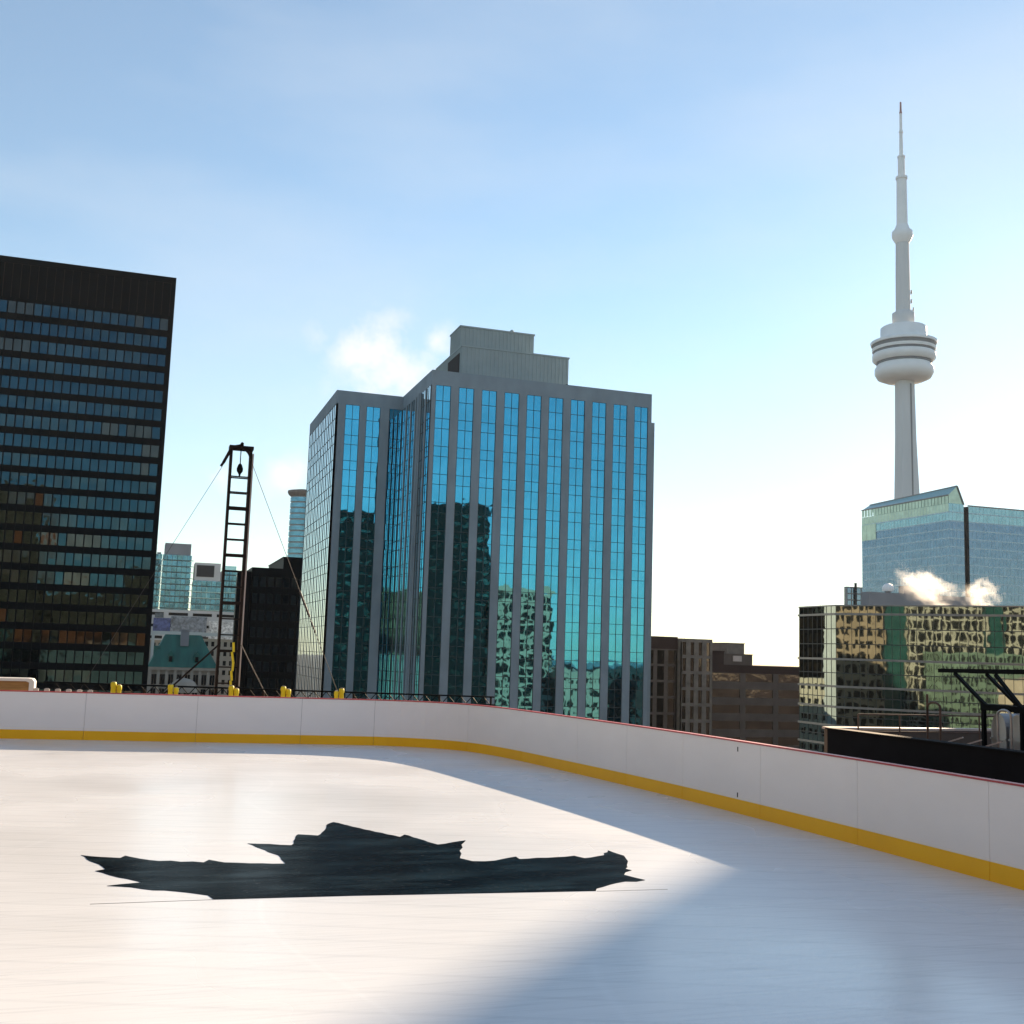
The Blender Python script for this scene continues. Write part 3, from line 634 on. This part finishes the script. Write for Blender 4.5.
# crown: gable prism, near end higher
c = [(fx, fy, 79.55), (fx+8.6, fy, 79.55), (fx+5.0, fy, 88.0), (fx, fy, 83.4)]
c2 = [(fx, bk, 79.55), (fx+8.6, bk, 79.55), (fx+5.0, bk, 86.6), (fx, bk, 83.4)]
b.add([c[3], c[2], c2[2], c2[3]], [(0, 1, 2, 3)]); b.add([c[2], c[1], c2[1], c2[2]], [(0, 1, 2, 3)])
b.build('crown_roof', M['crown_roof'], tb)
b = MB(); n = 28
for q in range(n):
    b.add([(fx, bk-(bk-fy)*q/n, 79.6), (fx, bk-(bk-fy)*(q+.86)/n, 79.6), (fx, bk-(bk-fy)*(q+.86)/n, 83.3), (fx, bk-(bk-fy)*q/n, 83.3)], [(0, 1, 2, 3)])
b.add([c[0], c[1], c[2], c[3]], [(0, 1, 2, 3)])
b.build('crown_glass', M['lit_glass'], tb)
b = MB(); b.beam((fx-.2, fy, 83.4), (fx-.2, bk, 83.4), 0.5, 0.5); b.beam((fx+5, fy, 88.1), (fx+5, bk, 86.7), 0.5, 0.5); b.beam((fx+5, fy-.2, 88), (fx+8.7, fy-.2, 79.3), 0.5, 0.5, (0, 1, 0))
b.build('crown_frame', M['mullion_light'], tb)
b = MB(); b.box(370.0, 466, 429.7, 430.5, 78.72, 79.3); b.build('coping', M['mullion_light'], tb)
# roof plant in front, radar dome
t = block('roof_plant_block', 'dark flat roofed plant block below the teal glass tower', 'building', 219, 262, 300, 304, 25.4, '', M['grey_roof'], M['window_dark'], 6, 4, 0.7, 0.4, 1.5, 0)
roof_box(t, 233, 247, 301.0, 303.5, 25.41, 28.0, M['grey_roof'])
t = thing('radar_dome', 'small white dome on the dark flat roof below the teal tower', 'dome', (228.1, 302.5, 25.4))
b = MB(); b.lathe([(0.9, 25.41), (0.9, 26.0)], 228.1, 302.5, 14); b.build('base', M['grey_roof'], t)
b = MB(); b.lathe([(1.6, 26.0), (1.9, 26.8), (1.7, 27.6), (1.1, 28.3), (0.3, 28.6)], 228.1, 302.5, 20); b.build('shell', M['pod_white'], t)
t = block('blue_glass_block', 'small pale blue glass block left of the teal tower', 'building', 421.6, 436, 600, 603, 51, 'S', M['mullion_light'], M['teal_glass'], 3.5, 4, 0.85, 0.8, 0.8, 0)
b = MB(); b.box(427.0, 428.6, 599.4, 599.9, 0, 53.5); b.build('fin', M['dark_wall'], t)
t = block('white_plant_room', 'white roof plant room at the right edge above the green glass block', 'building', 205, 222, 222, 236, 17.7, 'S', M['white_panel'], M['window_dark'], 5, 3.5, 0.5, 0.3, 0.8, 0)

# ------------------------------------------------------------ concrete observation tower
ct = thing('observation_tower', 'very tall pale concrete observation tower with round pod and needle mast', 'tower', (595.6, 765.6, GZ))
cx, cy = 595.6, 765.6
b = MB(); n = 12; rings = []
prof = [(GZ, 33, 11), (0, 24, 9.5), (60, 17, 8.8), (143, 11.8, 8.2), (190, 9.8, 7.8), (238, 8.8, 7.4), (262, 8.4, 7.2)]
a0 = math.atan2(-0.316, 0.948)
for z, rt, rv in prof:
    rg = []
    for i in range(12):
        k = i % 4; a = a0+2*math.pi*i/12
        r_ = [rt, rv*1.02, rv*0.92, rv*1.02][k]; rg.append((cx+r_*math.cos(a), cy+r_*math.sin(a), z))
    rings.append(rg)
vs = [v for g_ in rings for v in g_]
b.add(vs, [(j*12+i, j*12+(i+1) % 12, (j+1)*12+(i+1) % 12, (j+1)*12+i) for j in range(len(prof)-1) for i in range(12)])
b.build('shaft', M['concrete'], ct)
for kk in (2, 10):
    q = a0+2*math.pi*(kk)/12; b = MB(); b.beam((cx+7.75*math.cos(q), cy+7.75*math.sin(q), 60), (cx+6.75*math.cos(q), cy+6.75*math.sin(q), 237), 1.8, 0.6, (math.cos(q), math.sin(q), 0)); b.build('lift_strip', M['concrete_dark'], ct)

b = MB(); b.lathe([(8.0, 239.5), (16, 240.2), (21.5, 242.6), (23.7, 246.5), (23.6, 250.8), (21.6, 254.2)], cx, cy, 48); pod = b.build('pod_radome', M['pod_white'], ct)
b = MB(); b.lathe([(22.0, 254.3), (22.0, 256.2)], cx, cy, 48); b.build('pod_gap', M['concrete_dark'], ct)
b = MB(); b.lathe([(23.0, 256.3), (25.4, 258.5), (25.5, 263.0), (24.9, 263.6)], cx, cy, 48); b.build('pod_deck', M['pod_white'], ct)
b = MB(); b.lathe([(24.6, 263.7), (24.6, 265.6)], cx, cy, 48); b.build('window_ring', M['concrete_dark'], ct)
b = MB(); b.lathe([(25.4, 265.7), (25.8, 268.2)], cx, cy, 48); b.build('pod_deck', M['pod_white'], ct)
b = MB(); b.lathe([(25.0, 268.3), (25.6, 271.3)], cx, cy, 48); b.build('window_ring', M['concrete_dark'], ct)
b = MB(); b.lathe([(26.4, 271.4), (27.0, 273.6), (22, 275.2), (18.8, 277.6), (18.6, 286.0), (17.6, 286.8)], cx, cy, 48); b.build('pod_roof', M['pod_white'], ct)
b = MB(); b.lathe([(18.7, 280.4), (18.7, 281.6)], cx, cy, 48); b.build('window_ring', M['concrete_dark'], ct)
b = MB(); b.lathe([(7.6, 286.8), (8.0, 289.5), (9.0, 292.0), (9.1, 299.0), (6.0, 301.0)], cx, cy, 32); b.build('collar', M['concrete'], ct)
b = MB(); b.lathe([(6.1, 301), (5.9, 330), (5.5, 361)], cx, cy, 12, smooth=False); b.build('upper_shaft', M['concrete'], ct)
b = MB(); b.lathe([(5.6, 361), (8.3, 366), (8.6, 368), (8.5, 371.3), (6.3, 373.6), (5.0, 377.4)], cx, cy, 32); b.build('sky_pod', M['pod_white'], ct)
b = MB(); b.lathe([(4.6, 377.4), (4.2, 418.6)], cx, cy, 16); b.lathe([(4.9, 418.6), (4.9, 420.8)], cx, cy, 16); b.lathe([(3.0, 420.8), (2.9, 438)], cx, cy, 12); b.lathe([(3.3, 438), (3.3, 439.6)], cx, cy, 12)
b.lathe([(1.7, 439.6), (1.3, 460.8)], cx, cy, 10); b.lathe([(1.8, 460.8), (1.8, 462.4)], cx, cy, 10); b.lathe([(1.2, 462.4), (1.1, 478.5)], cx, cy, 10); b.build('antenna_mast', M['pod_white'], ct)
b = MB(); b.lathe([(1.3, 478.5), (1.2, 480)], cx, cy, 10); b.lathe([(0.9, 480), (0.7, 489)], cx, cy, 8); b.build('mast_tip', M['red_mast'], ct)
for dz, r_ in ((303, 9.8), (310, 8.3), (318, 8.2)):
    b = MB(); q = a0+0.25; b.tube((cx+5*math.cos(q), cy+5*math.sin(q), dz), (cx+r_*math.cos(q), cy+r_*math.sin(q), dz), 0.3, 6); b.tube((cx+r_*math.cos(q), cy+r_*math.sin(q), dz-1), (cx+r_*math.cos(q), cy+r_*math.sin(q), dz+2.5), 0.6, 6); b.build('antenna_bracket', M['concrete_dark'], ct)

# ------------------------------------------------------------ low black block between mast and main building
t = block('low_black_block', 'low black office block behind the ladder mast, left of the blue glass building', 'building', 22.4, 48, 250, 292, 19.3, 'S', M['black_steel'], M['dark_glass_warm'], 1.7, 3.7, 0.7, 0.6, 2.0, -24)
b = MB(); b.prism([(22.39, 250.6), (22.39, 292), (22.25, 291), (19.4, 250.9)], GZ, 18.4); b.build('side_wing', M['black_steel'], t)
roof_box(t, 29.6, 46, 254, 285, 19.31, 22.3, M['black_steel'])
# round far tower
t = thing('round_glass_tower', 'distant slim round glass tower with flat disc roof beside the blue glass building', 'building', (91.5, 700, GZ))
b = MB(); b.lathe([(7.0, GZ), (7.0, 95.4)], 91.0, 700, 24); b.build('core', M['mullion_light'], t)
z = 94.8
while z > 40:
    b = MB(); b.lathe([(7.45, z-2.6), (7.45, z)], 91.0, 700, 24); b.build('window_ring', M['condo_glass'], t); z -= 3.6
b = MB(); b.lathe([(7.0, 95.4), (8.6, 96.6), (9.4, 98.2), (9.2, 99.2), (2, 100.5)], 91.0, 700, 28); b.build('disc_roof', M['brown_light'], t)

# ------------------------------------------------------------ condos and hotel in the gap on the left
def condo(label, x0, x1, y0, z_plant, z_top, mat_plant, depth=22, screen=None):
    t = thing('condo_tower', label, 'building', ((x0+x1)/2, y0+10, GZ), 'distant teal condo towers')
    b = MB(); b.box(x0+.6, x1-.6, y0+.6, y0+depth, GZ, z_top-0.2); b.build('core', M['concrete_dark'], t)
    if z_plant > z_top: b = MB(); b.box(x0+.8, x1-.8, y0+1.2, y0+depth-2, z_top-0.19, z_plant); p = b.build('plant_room', mat_plant, t)
    if screen:
        b = MB(); b.box(screen[0], screen[1], y0+0.9, y0+1.19, screen[2], screen[3]); b.build('screen', M['dark_wall'], p)
    z = z_top
    fr = SOUTH(x0, y0+.5); frw = EAST(x1-.5, y0+.5)
    while z > GZ+10:
        g_ = MB()
        n = max(2, round((x1-x0)/2.4)); pw = (x1-x0)/n
        for q in range(n): g_.pane(fr, q*pw, (q+1)*pw-.2, z-2.5, z-.1, 0, 0.03)
        for q in range(int(depth/2.4)): g_.pane(frw, q*2.4, q*2.4+2.2, z-2.5, z-.1, 0, 0.03)
        o = g_.build('glass_storey', M['condo_glass'], t)
        b = MB(); b.box(x0, x1+0.8, y0-0.9, y0+.48, z-2.95, z-2.65)
        b.box(x0, x0+.25, y0-.8, y0+.4, z-2.64, z-.2); b.box((x0+x1)/2-.15, (x0+x1)/2+.15, y0-.8, y0+.4, z-2.64, z-.2)
        b.build('balcony', M['teal_dark'] if random.random() < .75 else M['teal_glass_pale'], o); z -= 3.1
    return t
condo('narrow distant teal condo tower half hidden by the black tower', -4, 4.6, 604, 56, 56, M['teal_glass'])
condo('distant teal condo tower step between the black tower and the taller grey topped one', 4.7, 8.3, 602, 48.5, 47.6, M['grey_roof'])
condo('tallest distant teal condo tower with plain grey plant room on top', 8.4, 23.0, 600, 53.4, 47.4, M['grey_roof'])
condo('distant teal condo tower with a dark rectangular screen on its grey top', 23.8, 38.3, 596, 43.8, 34.5, M['white_panel'], screen=(25.5, 34.3, 36.5, 42.5))
condo('narrow distant teal condo tower directly behind the ladder mast', 38.8, 47.0, 606, 43.5, 41.5, M['teal_glass_pale'])
t = block('pale_flat_block', 'pale flat roofed block with coloured bands behind the green copper roof', 'building', 0, 40, 500, 540, 16.2, 'S', M['white_panel'], M['window_dark'], 9, 5, 0.8, 0.25, 1.2, -45)
for (a, c, z0, z1, mt) in ((5, 12, 6.5, 12.5, 'mural_blue'), (12.2, 27, 5.0, 13.5, 'mural_grey'), (5.5, 9, 12.7, 14.6, 'mural_dark'), (28, 39, 0, 12, 'mural_white')):
    if mt not in M: M[mt] = surf(mt, {'mural_blue': (0.08, 0.10, 0.22), 'mural_grey': (0.20, 0.22, 0.24), 'mural_dark': (0.10, 0.12, 0.13), 'mural_white': (0.55, 0.55, 0.53)}[mt], 0.7, 0.6, 0.9)
    b = MB(); b.box(a, c, 499.6, 499.9, z0, z1); b.build('wall_panel', M[mt], t)
t = block('limestone_block', 'limestone block with small windows beside the black tower', 'building', -2, 8, 420, 440, 3, 'S', M['limestone'], M['window_dark'], 2.2, 3.6, 0.5, 0.5, 1, -45)
t = block('limestone_block', 'long low limestone wing seen between the rungs of the ladder mast', 'building', 22, 42, 420, 440, 4, 'S', M['limestone'], M['window_dark'], 2.2, 3.4, 0.5, 0.5, 1, -45)
b = MB(); b.box(1, 41, 418, 419.6, 5.0, 6.2); b.box(4, 5, 418, 419.6, GZ, 5.0); b.box(38, 39, 418, 419.6, GZ, 5.0)
o = b.build('skywalk_beam', M['white_panel']); o['label'] = 'thin white elevated walkway behind the green copper roof'; o['category'] = 'walkway'
def hotel():
    t = thing('copper_roof_hotel', 'limestone hotel with steep green copper roof and dormers', 'building', (14, 392, GZ))
    block_y = 380
    w = MB(); w.box(3.8, 24.3, 380.6, 404, GZ, -5.7)
    fr = SOUTH(3.4, 380)
    for i in range(9): w.fbox(fr, i*2.6, i*2.6+(1.0 if i < 8 else 0.7), -0.6, 0, GZ, -6.6)
    w.fbox(fr, 0, 21.5, -0.6, 0.3, -6.6, -5.75); w.build('wall', M['limestone'], t)
    for i in range(8):
        g_ = MB()
        for z in (-8, -12.6, -17, -21.5): g_.pane(fr, i*2.6+1.0, i*2.6+1.7, z-3.2, z, -.3, 0.01); g_.pane(fr, i*2.6+1.85, i*2.6+2.6, z-3.2, z, -.3, .01)
        g_.build('window', M['window_dark'], t)
    b = MB()
    e = [(3.0, 379.6, -5.7), (25.0, 379.6, -5.7), (25.0, 404.4, -5.7), (3.0, 404.4, -5.7)]; r_ = [(8.0, 386, 4.9), (19.4, 386, 4.9), (19.4, 398, 4.9), (8.0, 398, 4.9)]
    b.add(e+r_, [(0, 1, 5, 4), (1, 2, 6, 5), (2, 3, 7, 6), (3, 0, 4, 7), (4, 5, 6, 7), (3, 2, 1, 0)])
    b.box(4.6, 6.6, 383, 392, -3.5, 1.0)
    rf = b.build('roof', M['copper'], t)
    b = MB(); b.box(12.8, 15.4, 383.2, 386.5, 1.2, 6.2); b.box(12.6, 15.6, 383.0, 386.7, 6.201, 6.6); b.build('chimney', M['grey_roof'], rf)
    for x in (10.0, 18.2):
        b = MB(); b.box(x-.8, x+.8, 380.6, 384.5, -4.2, -1.9)
        b.add([(x-1.0, 380.5, -1.9), (x+1.0, 380.5, -1.9), (x, 380.5, -0.3), (x-1.0, 386, -1.9), (x+1.0, 386, -1.9), (x, 386, -.3)], [(0, 1, 2), (5, 4, 3), (0, 3, 4, 1), (1, 4, 5, 2), (2, 5, 3, 0)])
        dm = b.build('dormer', M['copper'], rf)
        b = MB(); b.box(x-.5, x+.5, 380.45, 380.59, -3.9, -2.2); b.build('window', M['window_dark'], dm)
    b = MB(); b.lathe([(4.4, -13.5), (4.3, -12), (3.6, -10.4), (2.2, -9.4), (0.4, -9.0)], 14.5, 376.5, 24); b.build('pediment_dome', M['limestone'], t)
hotel()

# ------------------------------------------------------------ the city behind the viewer (mirrored in the glass) and the tower that shades the ice
def gb_(*a, **k): return block('city_block', *a, **k)
gb_('black office tower behind the viewer, mirrored dark in the blue glass strips', 'building', 62, 111, -95, -60, 52, 'N', M['black_steel'], M['window_blind'], 3.6, 3.8, 0.6, 0.30, 3, -58)
gb_('cream stone block mirrored low in the middle strips of blue glass', 'building', 112, 135, -95, -60, 25, 'N', M['rose_stone'], M['window_dark'], 3.2, 3.6, 0.76, 0.66, 2, -58)
gb_('low cream block mirrored at the foot of the blue glass strips', 'building', 136, 152, -100, -55, -3, 'N', M['rose_stone'], M['window_dark'], 3, 4, 0.5, 0.5, 2, -58)
gb_('grey block mirrored at the foot of the blue glass strips', 'building', 152.5, 176, -105, -60, -2, 'N', M['dark_wall'], M['dark_glass_blind'], 3, 4, 0.5, 0.5, 2, -58)
gb_('tall cream slab mirrored at the right foot of the blue glass building', 'building', 165, 171, -55, -45, -4, 'N', M['rose_stone'], M['window_dark'], 6, 9, 0.2, 0.2, 2, -58)
gb_('brown brick tower mirrored in the left side of the black glass tower', 'building', -110, -42, -95, -60, 66, 'N', M['brown_brick'], M['window_dark'], 3.0, 3.7, 0.5, 0.6, 3, -58)
gb_('brown brick block mirrored low in the black glass tower', 'building', -41, -8, -95, -62, 24, 'N', M['brown_brick'], M['window_dark'], 2.4, 3.7, 0.5, 0.6, 2, -58)
gb_('small cream block mirrored at the foot of the black glass tower', 'building', -7, 6, -90, -64, 33, 'N', M['brown_brick'], M['window_dark'], 2.2, 3.7, 0.5, 0.6, 2, -58)
gb_('orange stone block mirrored at the left of the green glass facade', 'building', -90, -60, 52, 76, 24, 'EN', M['orange'], M['window_dark'], 2.6, 4.0, 0.66, 0.66, 2, -58)
gb_('dark green panelled tower mirrored between cream facades', 'building', -90, -62, 43, 51.5, 70, 'EN', M['green_panel'], M['green_panel'], 1.4, 3.8, 0.6, 0.5, 1, -58)
gb_('cream gridded office slab mirrored in the middle of the green glass', 'building', -90, -60, 16, 42.5, 60, 'EN', M['cream'], M['window_dark'], 2.4, 3.8, 0.83, 0.84, 1, -58)
gb_('low green panelled block in front of the cream slabs, mirrored in the lower green glass', 'building', -57, -46, 5, 40, 7, 'EN', M['grey_green'], M['window_dark'], 1.6, 3.2, 0.6, 0.6, 1, -58)
gb_('low tan block hidden behind the blue glass building, mirrored in green glass', 'building', 48, 69, 203.5, 216, -1, 'ES', M['cream'], M['window_dark'], 2.4, 3.2, 0.6, 0.4, 1, -58)
gb_('narrow green tower mirrored at the right of the green glass facade', 'building', -90, -62, 8.5, 15.5, 70, 'EN', M['green_panel'], M['green_panel'], 1.4, 3.8, 0.6, 0.5, 1, -58)
gb_('second cream gridded office slab mirrored at the right of the green glass', 'building', -90, -60, -40, 8, 60, 'EN', M['cream'], M['window_dark'], 3.1, 3.8, 0.84, 0.84, 1, -58)
# tower out of frame to the right: its left edge throws the big shadow over the near ice
d0 = Vector((5.05, 10.4)); dv = Vector((sdir.x, sdir.y)).normalized(); e0 = d0+dv*140; pv = Vector((dv.y, -dv.x))
t = thing('shading_tower', 'stone office tower right of the view whose shadow falls on the near ice', 'building', (e0.x+15, e0.y-5, GZ))
q = [e0, e0+pv*45, e0+pv*45+dv*13, e0+dv*13]; b = MB(); b.prism([tuple(p) for p in q], GZ, 72); b.build('wall', M['limestone'], t)
fr = Frame(e0.x, e0.y, pv.x, pv.y)
if fr.n[0]*dv.x+fr.n[1]*dv.y > 0: fr.n = (-fr.n[0], -fr.n[1])
z = 58
while z > -30:
    g_ = MB()
    for k in range(14): g_.fbox(fr, 1.2+k*3.1, 3.2+k*3.1, 0.01, 0.06, z-2.2, z)
    g_.build('window_row', M['window_dark'], t); z -= 3.8

# ------------------------------------------------------------ steam on the green block's roof
def steam(label, c, s, rot, dens, seed):
    m = bpy.data.materials.new('steam'); m.use_nodes = True; nt_ = m.node_tree
    for n_ in list(nt_.nodes): nt_.nodes.remove(n_)
    o_ = nt_.nodes.new('ShaderNodeOutputMaterial'); v = nt_.nodes.new('ShaderNodeVolumePrincipled'); v.inputs['Color'].default_value = (1, 1, 1, 1); v.inputs['Anisotropy'].default_value = 0.55
    tc_ = nt_.nodes.new('ShaderNodeTexCoord'); nn = nt_.nodes.new('ShaderNodeTexNoise'); nn.noise_dimensions = '4D'; nn.inputs['W'].default_value = seed; nn.inputs['Scale'].default_value = 2.0; nn.inputs['Detail'].default_value = 6; nn.inputs['Roughness'].default_value = 0.68
    nt_.links.new(tc_.outputs['Object'], nn.inputs['Vector'])
    ln = nt_.nodes.new('ShaderNodeVectorMath'); ln.operation = 'LENGTH'; nt_.links.new(tc_.outputs['Object'], ln.inputs[0])
    def mm(op, a, c_, cl=False):
        n_ = nt_.nodes.new('ShaderNodeMath'); n_.operation = op; n_.use_clamp = cl
        for i_, v_ in enumerate((a, c_)):
            if isinstance(v_, (int, float)): n_.inputs[i_].default_value = v_
            else: nt_.links.new(v_, n_.inputs[i_])
        return n_.outputs[0]
    fall = mm('SUBTRACT', 1.0, ln.outputs['Value'])
    x = mm('ADD', mm('MULTIPLY', fall, 0.55), mm('MULTIPLY', mm('SUBTRACT', nn.outputs['Fac'], 0.5), 2.6))
    x = mm('MULTIPLY', mm('SUBTRACT', x, 0.16, True), mm('MULTIPLY', fall, 2.5, True)); x = mm('MULTIPLY', x, dens)
    nt_.links.new(x, v.inputs['Density']); nt_.links.new(v.outputs[0], o_.inputs['Volume'])
    b = MB(); n1_, n2_2 = 10, 20; vs = [(0, 0, -1)]
    for j in range(1, n1_):
        for i in range(n2_2): a = math.pi*j/n1_-math.pi/2; t_ = 2*math.pi*i/n2_2; vs.append((math.cos(a)*math.cos(t_), math.cos(a)*math.sin(t_), math.sin(a)))
    vs.append((0, 0, 1)); fs = [(0, 1+(i+1) % n2_2, 1+i) for i in range(n2_2)]
    for j in range(n1_-2): fs += [(1+j*n2_2+i, 1+j*n2_2+(i+1) % n2_2, 1+(j+1)*n2_2+(i+1) % n2_2, 1+(j+1)*n2_2+i) for i in range(n2_2)]
    l_ = len(vs)-1; fs += [(l_, l_-n2_2+i, l_-n2_2+(i+1) % n2_2) for i in range(n2_2)]
    b.add(vs, fs); o = b.build('steam_plume', m); o.location = c; o.scale = s; o.rotation_euler = rot
    o['label'] = label; o['category'] = 'steam'; o['group'] = 'steam rising from the green glass block'
steam('larger drifting steam plume rising left over the green glass roof', (153, 190, 18.4), (10, 5, 5.0), (0, R(28), R(-12)), 0.30, 1.3)
steam('smaller upright steam puff on the right of the green glass roof', (166.5, 190, 17.6), (5.6, 4, 4.2), (0, R(0), R(-12)), 0.32, 5.1)

# ------------------------------------------------------------ air
def haze(d):
    m = bpy.data.materials.new('haze'); m.use_nodes = True; nt_ = m.node_tree
    for n_ in list(nt_.nodes): nt_.nodes.remove(n_)
    o_ = nt_.nodes.new('ShaderNodeOutputMaterial'); v = nt_.nodes.new('ShaderNodeVolumePrincipled'); v.inputs['Color'].default_value = (0.86, 0.93, 1.0, 1); v.inputs['Density'].default_value = d; v.inputs['Anisotropy'].default_value = 0.0
    nt_.links.new(v.outputs[0], o_.inputs['Volume'])
    b = MB(); b.box(-9100, 9100, -9100, 9100, GZ-1, 500); o = b.build('haze', m); o['kind'] = 'stuff'
haze(0.000045)
